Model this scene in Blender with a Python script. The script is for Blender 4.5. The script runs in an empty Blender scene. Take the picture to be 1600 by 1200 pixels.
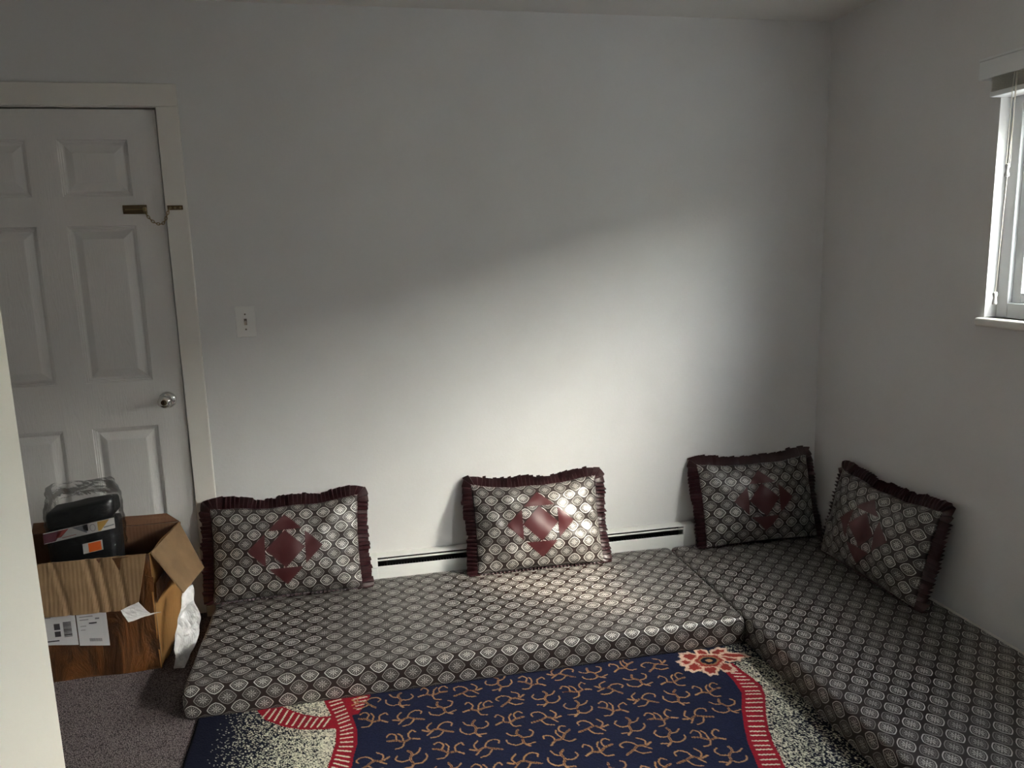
import bpy, bmesh, math, random
import numpy as np
from mathutils import Vector, Matrix, noise

scene = bpy.context.scene
C = scene.collection
PI = math.pi
random.seed(4)

# ------------------------------------------------------------------ camera
cam_d = bpy.data.cameras.new('camera')
cam = bpy.data.objects.new('camera', cam_d); C.objects.link(cam)
RIGHT = Vector((0.97911673, -0.20135449, -0.02804995))
DOWN = Vector((-0.06140126, -0.16135845, -0.98498393))
FWD = Vector((0.19380484, 0.96613654, -0.17035218))
M = Matrix.Identity(4)
for i in range(3):
    M[i][0] = RIGHT[i]; M[i][1] = -DOWN[i]; M[i][2] = -FWD[i]
M[0][3], M[1][3], M[2][3] = -2.11633, -3.20614, 1.47050
cam.matrix_world = M
cam_d.sensor_fit = 'HORIZONTAL'; cam_d.sensor_width = 36.0
cam_d.lens = 1194.26 / 1600 * 36.0
cam_d.clip_start = 0.02
scene.camera = cam

# ------------------------------------------------------------------ light: overcast daylight through the window
SUN_DIR = Vector((1.31, -0.953, 1.293)).normalized()      # towards the hazy sun, from the edge of its patch on the wall
world = bpy.data.worlds.new('world'); scene.world = world
world.use_nodes = True
bg = world.node_tree.nodes['Background']
sky = world.node_tree.nodes.new('ShaderNodeTexSky'); sky.sky_type = 'NISHITA'
sky.sun_disc = False; sky.sun_elevation = math.asin(SUN_DIR.z); sky.sun_rotation = math.atan2(SUN_DIR.x, SUN_DIR.y)
sky.air_density = 1.0; sky.dust_density = 4.0; sky.ozone_density = 1.0
hs = world.node_tree.nodes.new('ShaderNodeHueSaturation'); hs.inputs['Saturation'].default_value = 0.6      # haze takes the blue out
world.node_tree.links.new(sky.outputs[0], hs.inputs['Color']); hz = world.node_tree.nodes.new('ShaderNodeMix'); hz.data_type = 'RGBA'; hz.blend_type = 'ADD'; hz.inputs[0].default_value = 1.0
hz.inputs[7].default_value = (0.10, 0.105, 0.11, 1)
world.node_tree.links.new(hs.outputs[0], hz.inputs[6]); world.node_tree.links.new(hz.outputs[2], bg.inputs[0])
bg.inputs[1].default_value = 4.9
sun_d = bpy.data.lights.new('hazy_sun', 'SUN'); sun_d.energy = 11.0; sun_d.angle = math.radians(4.0); sun_d.color = (1.0, 0.88, 0.74)
sun = bpy.data.objects.new('hazy_sun', sun_d); C.objects.link(sun); sun.location = (6, -5, 8)
sun.rotation_euler = (-SUN_DIR).to_track_quat('-Z', 'Y').to_euler()
scene.view_settings.view_transform = 'Standard'
scene.view_settings.look = 'None'
scene.view_settings.exposure = 0.08
scene.view_settings.gamma = 1.0
scene.view_settings.use_curve_mapping = False

# ------------------------------------------------------------------ node helper
class S:
    """a socket with arithmetic, so patterns read as formulas"""
    def __init__(s, nt, sock): s.nt = nt; s.k = sock
    def _m(s, op, *a):
        n = s.nt.nodes.new('ShaderNodeMath'); n.operation = op
        for i, v in enumerate((s,) + a):
            if isinstance(v, S): s.nt.links.new(v.k, n.inputs[i])
            else: n.inputs[i].default_value = v
        return S(s.nt, n.outputs[0])
    def __add__(s, o): return s._m('ADD', o)
    def __sub__(s, o): return s._m('SUBTRACT', o)
    def __mul__(s, o): return s._m('MULTIPLY', o)
    def __truediv__(s, o): return s._m('DIVIDE', o)
    def frac(s): return s._m('FRACT')
    def abs(s): return s._m('ABSOLUTE')
    def cos(s): return s._m('COSINE')
    def pow(s, o): return s._m('POWER', o)
    def gt(s, o): return s._m('GREATER_THAN', o)
    def lt(s, o): return s._m('LESS_THAN', o)
    def max(s, o): return s._m('MAXIMUM', o)
    def min(s, o): return s._m('MINIMUM', o)
    def atan2(s, o): return s._m('ARCTAN2', o)
    def sqrt(s): return s._m('SQRT')
    def step(s, a, b):          # smooth 0..1 between a and b
        n = s.nt.nodes.new('ShaderNodeMapRange'); n.interpolation_type = 'SMOOTHSTEP'
        s.nt.links.new(s.k, n.inputs[0]); n.inputs[1].default_value = a; n.inputs[2].default_value = b
        return S(s.nt, n.outputs[0])

def srgb(r, g, b):
    f = lambda c: (c / 255 / 12.92) if c <= 10 else ((c / 255 + 0.055) / 1.055) ** 2.4
    return (f(r), f(g), f(b), 1)

def new_mat(name):
    m = bpy.data.materials.new(name); m.use_nodes = True
    nt = m.node_tree; b = nt.nodes['Principled BSDF']
    return m, nt, b

def mixc(nt, fac, a, b):
    n = nt.nodes.new('ShaderNodeMix'); n.data_type = 'RGBA'
    for sock, v in ((n.inputs[0], fac), (n.inputs[6], a), (n.inputs[7], b)):
        if isinstance(v, S): nt.links.new(v.k, sock)
        elif hasattr(v, 'is_linked'): nt.links.new(v, sock)
        elif isinstance(v, (int, float)): sock.default_value = v
        else: sock.default_value = v
    return n.outputs[2]

def tex(nt, kind, scale, coord='Object', **kw):
    tc = nt.nodes.new('ShaderNodeTexCoord')
    n = nt.nodes.new({'noise': 'ShaderNodeTexNoise', 'voronoi': 'ShaderNodeTexVoronoi', 'wave': 'ShaderNodeTexWave'}[kind])
    mp = nt.nodes.new('ShaderNodeMapping')
    nt.links.new(tc.outputs[coord], mp.inputs[0]); nt.links.new(mp.outputs[0], n.inputs['Vector'])
    if isinstance(scale, tuple): mp.inputs['Scale'].default_value = scale; n.inputs['Scale'].default_value = 1
    else: n.inputs['Scale'].default_value = scale
    for k, v in kw.items(): n.inputs[k].default_value = v
    return S(nt, n.outputs[0])

def bump(nt, b, h, strength, dist=0.01):
    n = nt.nodes.new('ShaderNodeBump'); n.inputs['Strength'].default_value = strength; n.inputs['Distance'].default_value = dist
    nt.links.new(h.k, n.inputs['Height']); nt.links.new(n.outputs[0], b.inputs['Normal'])

def simple(name, col, rough=0.5, metal=0.0, spec=0.5, bmp=None, coat=0):
    m, nt, b = new_mat(name)
    b.inputs['Base Color'].default_value = col
    b.inputs['Roughness'].default_value = rough; b.inputs['Metallic'].default_value = metal
    b.inputs['Specular IOR Level'].default_value = spec
    b.inputs['Coat Weight'].default_value = coat
    if bmp: bump(nt, b, tex(nt, 'noise', bmp[0], Detail=4.0), bmp[1], bmp[2])
    return m

def paint(name, c1, c2, rough, scale=90, st=0.12):
    m, nt, b = new_mat(name)
    n = tex(nt, 'noise', 1.3, Detail=5.0, Roughness=0.6)
    nt.links.new(mixc(nt, n.step(0.35, 0.7), c1, c2), b.inputs['Base Color'])
    b.inputs['Roughness'].default_value = rough
    bump(nt, b, tex(nt, 'noise', scale, Detail=3.0), st, 0.004)
    return m

MAT = {}
MAT['wall'] = paint('wall_paint', srgb(222, 221, 220), srgb(215, 213, 211), 0.55)
MAT['ceiling'] = paint('ceiling_paint', srgb(232, 230, 225), srgb(226, 224, 219), 0.8, 160, 0.3)
MAT['trim'] = simple('trim_paint', srgb(226, 222, 215), 0.35, bmp=(25, 0.05, 0.003))
MAT['cream'] = simple('cream_paint', srgb(241, 235, 220), 0.45, bmp=(25, 0.05, 0.003))
MAT['white'] = simple('white_plastic', srgb(232, 231, 228), 0.35)
MAT['vinyl'] = simple('white_vinyl', srgb(228, 230, 230), 0.4)
MAT['chrome'] = simple('chrome', (0.75, 0.74, 0.72, 1), 0.14, 1.0)
MAT['brass'] = simple('aged_brass', (0.36, 0.28, 0.16, 1), 0.3, 1.0)
MAT['brass_dark'] = simple('dark_brass', (0.16, 0.115, 0.07, 1), 0.42, 1.0)
MAT['black'] = simple('black_metal', srgb(14, 14, 15), 0.5)
MAT['fin'] = simple('dark_fin', srgb(38, 38, 40), 0.45, 0.6)
MAT['enamel'] = simple('heater_enamel', srgb(226, 226, 222), 0.32)
MAT['screw'] = simple('screw_head', srgb(120, 112, 104), 0.4, 0.5)
MAT['toggle'] = simple('ivory_plastic', srgb(205, 196, 180), 0.35)

def door_mat():
    m, nt, b = new_mat('door_paint')
    b.inputs['Base Color'].default_value = srgb(222, 219, 216); b.inputs['Roughness'].default_value = 0.38
    w = tex(nt, 'noise', (38, 38, 2.6), Detail=4.0, Distortion=1.5)
    g = (w * 40.0).cos()
    bump(nt, b, g, 0.10, 0.003)
    return m
MAT['door'] = door_mat()

def carpet_mat():
    m, nt, b = new_mat('loop_carpet')
    v = tex(nt, 'voronoi', 240); n = tex(nt, 'noise', 330, Detail=2.0)
    c = mixc(nt, n.step(0.38, 0.62), srgb(78, 70, 72), srgb(158, 147, 146))
    c = mixc(nt, v.step(0.35, 0.8), c, srgb(70, 62, 64))
    nt.links.new(c, b.inputs['Base Color']); b.inputs['Roughness'].default_value = 0.95
    b.inputs['Specular IOR Level'].default_value = 0.1
    bump(nt, b, n - v * 0.6, 0.9, 0.006)
    return m
MAT['carpet'] = carpet_mat()

def brocade(name, u0, v0, pu, pv):
    """satin brocade: staggered ogee medallions with a rosette, from a metric UV map"""
    m, nt, b = new_mat(name)
    uv = nt.nodes.new('ShaderNodeUVMap'); uv.uv_map = 'UVMap'
    sp = nt.nodes.new('ShaderNodeSeparateXYZ'); nt.links.new(uv.outputs[0], sp.inputs[0])
    U, V = S(nt, sp.outputs[0]), S(nt, sp.outputs[1])
    def motif(du, dv, outlined):
        x = (((U - (u0 + du)) / pu + 0.5).frac() - 0.5) * pu
        y = (((V - (v0 + dv)) / pv + 0.5).frac() - 0.5) * pv
        r = (x * x + y * y).sqrt(); th = y.atan2(x)
        p = 1.35
        d = ((x / (pu * .392)).abs().pow(p) + (y / (pv * .340)).abs().pow(p)).pow(1 / p)
        q = d + (th * 4.0).cos() * 0.035 * d - th.cos().abs().pow(14.0) * 0.05 * d
        inside = q.step(1.03, 0.97)
        ring = q.step(0.84, 0.90) * q.step(1.02, 0.96)
        pet = ((th * 8.0).cos() * 0.5 + 0.5)
        ros = pet * q.step(0.10, 0.2) * q.step(0.60, 0.42) + q.step(0.13, 0.07)
        dots = ((th * 16.0).cos() * 0.5 + 0.5) * q.step(0.55, 0.62) * q.step(0.80, 0.70)
        if outlined: light = (ring * 0.95).max(ros).max(dots * 0.55)
        else: light = (ring * 0.34).max(ros * 0.68).max(dots * 0.3)
        return inside, light.min(1.0) * inside
    i1, l1 = motif(0, 0, True); i2, l2 = motif(pu / 2, pv / 2, False)
    ins = i1.max(i2); lig = l1.max(l2)
    weave = tex(nt, 'noise', 900, 'UV', Detail=1.0)
    base = mixc(nt, ins, srgb(36, 25, 23), srgb(50, 44, 42))
    col = mixc(nt, lig, base, srgb(206, 203, 198))
    nt.links.new(col, b.inputs['Base Color'])
    rg = lig * -0.04 + 0.43
    nt.links.new(rg.k, b.inputs['Roughness'])
    b.inputs['Specular IOR Level'].default_value = 0.38
    nt.links.new((lig * 0.22 + ins * 0.10).k, b.inputs['Metallic'])
    bump(nt, b, lig * 0.6 + weave * 0.5, 0.12, 0.002)
    return m
MAT['broc_A'] = brocade('brocade_lengthwise', -2.715, -0.785, 0.075, 0.0785)
MAT['broc_B'] = brocade('brocade_crosswise', -0.881, -0.721, 0.0765, 0.077)
MAT['broc_P'] = brocade('brocade_cushion', 0.03, 0.02, 0.068, 0.070)

def satin(name, col):
    m, nt, b = new_mat(name)
    b.inputs['Base Color'].default_value = col; b.inputs['Roughness'].default_value = 0.42
    bump(nt, b, tex(nt, 'noise', 60, Detail=3.0), 0.12, 0.003)
    return m
MAT['maroon'] = satin('maroon_satin', srgb(66, 24, 27))
MAT['ruffle'] = satin('maroon_ruffle', srgb(46, 17, 21))

# ------------------------------------------------------------------ mesh helpers
def tag(o, label=None, cat=None, group=None, kind=None):
    if label: o['label'] = label
    if cat: o['category'] = cat
    if group: o['group'] = group
    if kind: o['kind'] = kind
    return o

def empty(name, loc, parent=None):
    o = bpy.data.objects.new(name, None); C.objects.link(o); o.location = loc; o.empty_display_size = 0.05
    if parent: o.parent = parent
    return o

def link(name, me, mat=None, parent=None):
    o = bpy.data.objects.new(name, me); C.objects.link(o)
    if mat is not None and not me.materials: me.materials.append(MAT[mat] if isinstance(mat, str) else mat)
    if parent is not None:
        o.parent = parent
        o.matrix_parent_inverse = world_of(parent).inverted()
    return o

def world_of(o):
    m = Matrix.Translation(o.location) @ o.rotation_euler.to_matrix().to_4x4()
    return m if o.parent is None else world_of(o.parent) @ o.matrix_parent_inverse @ m

def from_bm(name, bm, mat, parent=None, smooth=False):
    bmesh.ops.recalc_face_normals(bm, faces=bm.faces[:])
    me = bpy.data.meshes.new(name); bm.to_mesh(me); bm.free()
    if smooth:
        for p in me.polygons: p.use_smooth = True
    return link(name, me, mat, parent)

def py_mesh(name, vs, fs, mat, parent=None, smooth=False):
    me = bpy.data.meshes.new(name); me.from_pydata([tuple(v) for v in vs], [], fs); me.update()
    if smooth:
        for p in me.polygons: p.use_smooth = True
    return link(name, me, mat, parent)

def add_box(bm, x0, x1, y0, y1, z0, z1, bev=0.0, seg=2):
    r = bmesh.ops.create_cube(bm, size=1.0)
    vs = r['verts']
    for v in vs:
        v.co = Vector((x0 + (v.co.x + .5) * (x1 - x0), y0 + (v.co.y + .5) * (y1 - y0), z0 + (v.co.z + .5) * (z1 - z0)))
    if bev:
        es = list({e for v in vs for e in v.link_edges})
        bmesh.ops.bevel(bm, geom=es, offset=bev, segments=seg, profile=0.5, affect='EDGES')

def box(name, x0, x1, y0, y1, z0, z1, mat, parent=None, bev=0.0, seg=2):
    bm = bmesh.new(); add_box(bm, x0, x1, y0, y1, z0, z1, bev, seg)
    return from_bm(name, bm, mat, parent)

def tube_data(pts, r, n=8, closed=False):
    pts = [Vector(p) for p in pts]; N = len(pts); vs = []; fs = []
    up = Vector((0.123, 0.31, 0.94)).normalized()
    for i, p in enumerate(pts):
        a = pts[(i - 1) % N] if (closed or i > 0) else p
        b = pts[(i + 1) % N] if (closed or i < N - 1) else p
        t = (b - a).normalized(); s = t.cross(up).normalized(); q = s.cross(t)
        rr = r[i] if isinstance(r, (list, tuple)) else r
        for k in range(n):
            an = 2 * PI * k / n; vs.append(p + (s * math.cos(an) + q * math.sin(an)) * rr)
    M_ = N if closed else N - 1
    for i in range(M_):
        for k in range(n):
            j = (i + 1) % N
            fs.append((i * n + k, i * n + (k + 1) % n, j * n + (k + 1) % n, j * n + k))
    if not closed:
        fs.append(tuple(range(n))[::-1]); fs.append(tuple((N - 1) * n + k for k in range(n)))
    return vs, fs

def lathe(name, prof, origin, axis, mat, parent=None, n=32):
    """prof: (radius, distance along axis)"""
    axis = Vector(axis).normalized(); s = axis.orthogonal().normalized(); q = axis.cross(s); o = Vector(origin)
    vs = []; fs = []
    for r, d in prof:
        for k in range(n):
            a = 2 * PI * k / n; vs.append(o + axis * d + (s * math.cos(a) + q * math.sin(a)) * max(r, 1e-5))
    for i in range(len(prof) - 1):
        for k in range(n): fs.append((i * n + k, i * n + (k + 1) % n, (i + 1) * n + (k + 1) % n, (i + 1) * n + k))
    fs.append(tuple(range(n))[::-1]); fs.append(tuple((len(prof) - 1) * n + k for k in range(n)))
    ob = py_mesh(name, vs, fs, mat, parent, True)
    return ob

# ------------------------------------------------------------------ the room
H = 2.422
XL, YF = -3.75, -4.2                      # far left wall, wall behind the camera
WY0, WY1, WZ0, WZ1 = -1.64, -0.953, 1.203, 1.925   # window opening in the right wall
DX0, DX1, DZ = -3.623, -2.807, 2.040      # door opening

def struct(o): o['kind'] = 'structure'; return o

struct(box('floor', XL - .1, 0.15, YF - .1, 0.15, -0.1, 0.0, 'carpet'))
struct(box('ceiling', XL - .1, 0.15, YF - .1, 0.15, H, H + 0.1, 'ceiling'))
bm = bmesh.new()                            # back wall with the door opening
add_box(bm, XL - .1, DX0 - .02, 0, 0.12, 0, H); add_box(bm, DX1 + .02, 0.0, 0, 0.12, 0, H); add_box(bm, DX0 - .02, DX1 + .02, 0, 0.12, DZ + .02, H)
bmesh.ops.remove_doubles(bm, verts=bm.verts[:], dist=1e-5)
struct(from_bm('wall_back', bm, 'wall'))
bm = bmesh.new()                            # right wall with the window opening
VY0, VY1 = -3.85, -2.75                   # unseen window added beside the camera to brighten the shaded walls
add_box(bm, 0, 0.13, WY1, 0.12, 0, H); add_box(bm, 0, 0.13, VY1, WY0, 0, H); add_box(bm, 0, 0.13, YF, VY0, 0, H)
for a, b in ((WY0, WY1), (VY0, VY1)):
    add_box(bm, 0, 0.13, a, b, 0, WZ0); add_box(bm, 0, 0.13, a, b, WZ1, H)
struct(from_bm('wall_right', bm, 'wall'))
struct(box('wall_left', XL, -2.70, YF, -1.772, 0, H, 'cream', bev=0.003))     # jutting partition near the camera
struct(box('wall_far_left', XL - .1, XL, -1.772, 0.0, 0, H, 'wall'))
struct(box('wall_front', -2.70, 0.0, YF - .1, YF, 0, H, 'wall'))

def base_profile(name, p0, p1, nrm):
    """baseboard from p0 to p1 with an eased top, standing off the wall along nrm"""
    prof = [(0, 0), (.014, 0), (.014, .085), (.012, .094), (.008, .100), (.003, .104), (0, .104)]
    a, b, n_ = Vector(p0), Vector(p1), Vector(nrm); vs = []
    for e in (a, b):
        for d, z in prof: vs.append(e + n_ * d + Vector((0, 0, z)))
    k = len(prof); fs = [(i, (i + 1) % k, k + (i + 1) % k, k + i) for i in range(k)]
    fs += [tuple(range(k))[::-1], tuple(range(k, 2 * k))]
    return struct(py_mesh(name, vs, fs, 'trim'))
base_profile('baseboard_right', (0, 0, 0), (0, YF, 0), (-1, 0, 0))
base_profile('baseboard_back', (-2.725, 0, 0), (-2.30, 0, 0), (0, -1, 0))

# neighbouring house and ground outside (only its blown-out brightness shows through the window)
MAT['siding'] = simple('pale_siding', srgb(215, 205, 188), 0.8, bmp=(12, 0.2, 0.01))
MAT['yard'] = simple('yard_ground', srgb(192, 187, 178), 0.9, bmp=(6, 0.4, 0.02))
struct(box('ground_outside', 0.2, 30, -30, 30, -0.5, -0.3, 'yard'))
struct(box('wall_neighbour', 4.5, 9.0, -20, -2.0, -0.3, 2.92, 'siding'))

# ------------------------------------------------------------------ window
def glass_mat():
    g, nt, bs = new_mat('window_glass')
    tr = nt.nodes.new('ShaderNodeBsdfTransparent'); gl = nt.nodes.new('ShaderNodeBsdfGlossy'); mx = nt.nodes.new('ShaderNodeMixShader')
    gl.inputs['Roughness'].default_value = 0.02; mx.inputs[0].default_value = 0.06
    tr.inputs[0].default_value = (0.95, 0.98, 0.97, 1)
    nt.links.new(tr.outputs[0], mx.inputs[1]); nt.links.new(gl.outputs[0], mx.inputs[2])
    nt.links.new(mx.outputs[0], nt.nodes['Material Output'].inputs[0])
    return g
MAT['glass'] = glass_mat()
FX0, FX1 = 0.045, 0.115
def make_window(name, y0, y1):
    win = struct(empty(name, (0.07, (y0 + y1) / 2, WZ0)))
    def wbox(nm, *a, parent=win): return box(nm, *a, 'vinyl', parent, .003)
    wbox('window_frame', FX0, FX1, y1 - .045, y1, WZ0, WZ1); wbox('window_frame', FX0, FX1, y0, y0 + .045, WZ0, WZ1)
    wbox('window_frame', FX0, FX1, y0 + .045, y1 - .045, WZ1 - .045, WZ1); wbox('window_frame', FX0, FX1, y0 + .045, y1 - .045, WZ0, WZ0 + .05)
    m = (y0 + y1) / 2; z0, z1 = WZ0 + .05, WZ1 - .045
    for a, b, xo in ((m - .02, y1 - .045, 0.062), (y0 + .045, m + .02, 0.085)):
        s = empty('sash', (xo, (a + b) / 2, z0)); s.parent = win; s.matrix_parent_inverse = world_of(win).inverted()
        wbox('sash_rail', xo, xo + .022, a, a + .035, z0, z1, parent=s); wbox('sash_rail', xo, xo + .022, b - .035, b, z0, z1, parent=s)
        wbox('sash_rail', xo, xo + .022, a + .035, b - .035, z0, z0 + .035, parent=s); wbox('sash_rail', xo, xo + .022, a + .035, b - .035, z1 - .035, z1, parent=s)
        box('pane', xo + .009, xo + .013, a + .03, b - .03, z0 + .03, z1 - .03, 'glass', s)
    bm = bmesh.new(); add_box(bm, -0.028, 0.045, y0 - .02, y1 + .016, WZ0 - .030, WZ0, .009, 4)
    from_bm('window_sill', bm, 'trim', win, True)
make_window('window_1', WY0, WY1)
make_window('added_fill_window', VY0, VY1)  # out of view, added for fill light
ym = (WY0 + WY1) / 2

# raised blind above the window
bl = empty('window_blind', (-0.03, ym, 1.925))
tag(bl, 'white horizontal blind pulled up under its valance above the window', 'blind')
BY1 = -0.945
box('valance', -0.056, -0.050, WY0 - .04, -0.915, 1.983, 2.045, 'vinyl', bl, .001)
box('valance_lip', -0.060, -0.050, WY0 - .04, -0.915, 2.040, 2.049, 'vinyl', bl, .002)
box('valance_return', -0.050, 0.0, -0.921, -0.915, 1.983, 2.045, 'vinyl', bl, .001)
box('headrail', -0.046, -0.004, WY0 - .02, BY1 - .005, 1.992, 2.038, 'vinyl', bl, .002)
MAT['slat'] = simple('blind_slat', srgb(206, 202, 194), 0.45)
slat_me = None
for k in range(13):
    z = 1.942 + k * 0.0038
    if slat_me is None:
        o = box('slat', -0.045, -0.005, WY0 - .01, BY1 - .012, -0.0008, 0.0008, 'slat', bl); slat_me = o.data
    else:
        o = link('slat', slat_me, None, bl)
    o.location.z = z
box('bottom_rail', -0.046, -0.004, WY0 - .01, BY1 - .010, 1.924, 1.940, 'vinyl', bl, .002)
MAT['cord'] = simple('cord', srgb(225, 220, 208), 0.7)
def cord(y, z1, dy, parent):
    vs, fs = tube_data([(-0.05, y, 1.985), (-0.052, y + dy * .3, (1.985 + z1) / 2 + .1), (-0.052, y + dy, z1)], 0.0013, 6)
    py_mesh('cord', vs, fs, 'cord', parent, True)
def tassel(y, z, parent):
    lathe('tassel', [(.002, .020), (.006, .018), (.0075, .012), (.0045, .002), (.0045, -.004), (.0075, -.014), (.007, -.020), (.003, -.022)], (-0.052, y, z), (0, 0, 1), 'white', parent, 16)
cord(-1.052, 1.70, .004, bl); cord(-1.060, 1.70, -.004, bl)
tassel(-1.0545, 1.684, bl)
cord(-1.064, 1.295, .018, bl); tassel(-1.046, 1.276, bl)

# ------------------------------------------------------------------ door with casing
dr = empty('door_1', (DX1, 0.0, 0)); struct(dr)
YD = 0.004                                     # door face, a touch behind the wall plane
stile = 0.113; pw = 0.243; mull = 0.104
xr1 = DX1 - .003 - stile + .003; cols = [(xr1 - pw, xr1), (xr1 - 2 * pw - mull, xr1 - pw - mull)]
rows = [(1.720, 1.926), (1.011, 1.611), (0.235, 0.829)]
dx0, dx1, dz0, dz1 = DX0 + .003, DX1 - .004, 0.012, 2.034
# slab front: grid of quads with the panel openings left out
xs = sorted({dx0, dx1} | {v for c in cols for v in c}); zs = sorted({dz0, dz1} | {v for r in rows for v in r})
bm = bmesh.new(); gv = {(i, j): bm.verts.new((x, YD, z)) for i, x in enumerate(xs) for j, z in enumerate(zs)}
for i in range(len(xs) - 1):
    for j in range(len(zs) - 1):
        xm, zm = (xs[i] + xs[i + 1]) / 2, (zs[j] + zs[j + 1]) / 2
        if any(c[0] < xm < c[1] for c in cols) and any(r[0] < zm < r[1] for r in rows): continue
        bm.faces.new((gv[i, j], gv[i + 1, j], gv[i + 1, j + 1], gv[i, j + 1]))
bv = [bm.verts.new(c) for c in ((dx0, YD + .035, dz0), (dx1, YD + .035, dz0), (dx1, YD + .035, dz1), (dx0, YD + .035, dz1))]
bm.faces.new(bv[::-1])
I, J = len(xs) - 1, len(zs) - 1
bm.faces.new([gv[i, 0] for i in range(I + 1)][::-1] + [bv[0], bv[1]]); bm.faces.new([gv[i, J] for i in range(I + 1)] + [bv[2], bv[3]])
bm.faces.new([gv[0, j] for j in range(J + 1)] + [bv[3], bv[0]]); bm.faces.new([gv[I, j] for j in range(J + 1)][::-1] + [bv[1], bv[2]])
from_bm('door_leaf', bm, 'door', dr)
prof = [(0, 0), (.002, .005), (.006, .0055), (.008, .0095), (.012, .010), (.014, .014), (.018, .0155), (.021, .0155), (.047, .0035), (.050, .0025)]
for (c0, c1) in cols:
    for (r0, r1) in rows:
        vs = []; fs = []
        for d, dep in prof:
            vs += [(c0 + d, YD + dep, r0 + d), (c1 - d, YD + dep, r0 + d), (c1 - d, YD + dep, r1 - d), (c0 + d, YD + dep, r1 - d)]
        for k in range(len(prof) - 1):
            for e in range(4): fs.append((k * 4 + e, k * 4 + (e + 1) % 4, k * 4 + 4 + (e + 1) % 4, k * 4 + 4 + e))
        n_ = (len(prof) - 1) * 4; fs.append((n_, n_ + 1, n_ + 2, n_ + 3))
        py_mesh('panel', vs, fs, 'door', dr)
# jamb, stop and casing
box('jamb', DX1, DX1 + .02, -0.002, .12, 0, DZ, 'trim', dr); box('jamb', DX0 - .02, DX0, -0.002, .12, 0, DZ, 'trim', dr)
box('jamb', DX0 - .02, DX1 + .02, -0.002, .12, DZ, DZ + .02, 'trim', dr)
box('door_stop', DX0, DX1, .045, .115, DZ - .012, DZ, 'trim', dr)
box('door_backing', DX0 - .02, DX1 + .02, .12, .13, 0, DZ + .02, 'black', dr)
CW = 0.082
def casing(x0, x1, z0, z1):
    bm = bmesh.new(); add_box(bm, x0, x1, -0.016, 0.0, z0, z1, .004, 3); from_bm('casing', bm, 'trim', dr)
casing(DX1 + .002, DX1 + .002 + CW - .002, 0, DZ + .003); casing(DX0 - CW, DX0 - .002, 0, DZ + .003); casing(DX0 - CW, DX1 + CW, DZ + .003, DZ + .003 + CW)
# chrome knob with key cylinder
kn = empty('door_knob', (-2.873, 0, .928), dr); kn.matrix_parent_inverse = world_of(dr).inverted()
ko = (-2.873, YD, .928)
lathe('rose', [(.033, 0), (.033, .003), (.030, .008), (.022, .011), (.014, .012)], ko, (0, -1, 0), 'chrome', kn, 40)
lathe('knob', [(.012, .010), (.011, .026), (.016, .032), (.024, .040), (.0265, .049), (.025, .058), (.019, .064), (.013, .066)], ko, (0, -1, 0), 'chrome', kn, 40)
lathe('key_cylinder', [(.011, .064), (.011, .068), (.0085, .069)], ko, (0, -1, 0), 'brass_dark', kn, 24)
box('keyway', -2.8742, -2.8718, YD - .0705, YD - .0685, .922, .934, 'black', kn)

# brass chain lock
ch = empty('door_chain', (-2.917, -0.003, 1.669))
tag(ch, 'small brass security chain between the white door and its frame', 'door chain')
px0, px1, pz0, pz1 = -2.960, -2.874, 1.653, 1.686
box('slide_plate', px0, px1, YD - .003, YD, pz0, pz1, 'brass_dark', ch, .0012)
box('slide_rail', px0 + .003, px1 - .003, YD - .009, YD - .003, pz1 - .012, pz1 - .006, 'brass_dark', ch, .001)
box('slide_rail', px0 + .003, px1 - .003, YD - .009, YD - .003, pz0 + .006, pz0 + .012, 'brass_dark', ch, .001)
box('slot_bar', px0 + .008, px1 - .010, YD - .0045, YD - .003, 1.6675, 1.6715, 'brass', ch)
lathe('slide_button', [(.008, .003), (.008, .011), (.006, .014), (.002, .0145), (.002, .012)], (-2.8815, YD, 1.6695), (0, -1, 0), 'brass', ch, 20)
box('keeper_plate', -2.797, -2.741, -0.020, -0.016, 1.664, 1.681, 'brass_dark', ch, .0015)
for x in (-2.785, -2.769, -2.750): lathe('screw', [(.0045, 0), (.0045, .002), (.002, .0035)], (x, -.0195, 1.6725), (0, -1, 0), 'brass', ch, 14)
# chain links along a hanging curve
ctrl = [Vector((-2.880, -0.016, 1.664)), Vector((-2.866, -0.014, 1.636)), Vector((-2.846, -0.013, 1.617)), Vector((-2.822, -0.020, 1.613)), Vector((-2.808, -0.024, 1.625)), Vector((-2.798, -0.026, 1.648)), Vector((-2.789, -0.025, 1.668))]
def cat(ctrl, n):
    out = []
    for i in range(len(ctrl) - 1):
        p0, p1, p2, p3 = ctrl[max(i - 1, 0)], ctrl[i], ctrl[i + 1], ctrl[min(i + 2, len(ctrl) - 1)]
        for k in range(n):
            t = k / n
            out.append(0.5 * ((2 * p1) + (p2 - p0) * t + (2 * p0 - 5 * p1 + 4 * p2 - p3) * t * t + (3 * p1 - p0 - 3 * p2 + p3) * t ** 3))
    return out + [ctrl[-1]]
cp = cat(ctrl, 20); acc = [0]
for a, b in zip(cp, cp[1:]): acc.append(acc[-1] + (b - a).length)
nl = 14; ring = [(math.cos(2 * PI * k / 14), math.sin(2 * PI * k / 14)) for k in range(14)]
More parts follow.
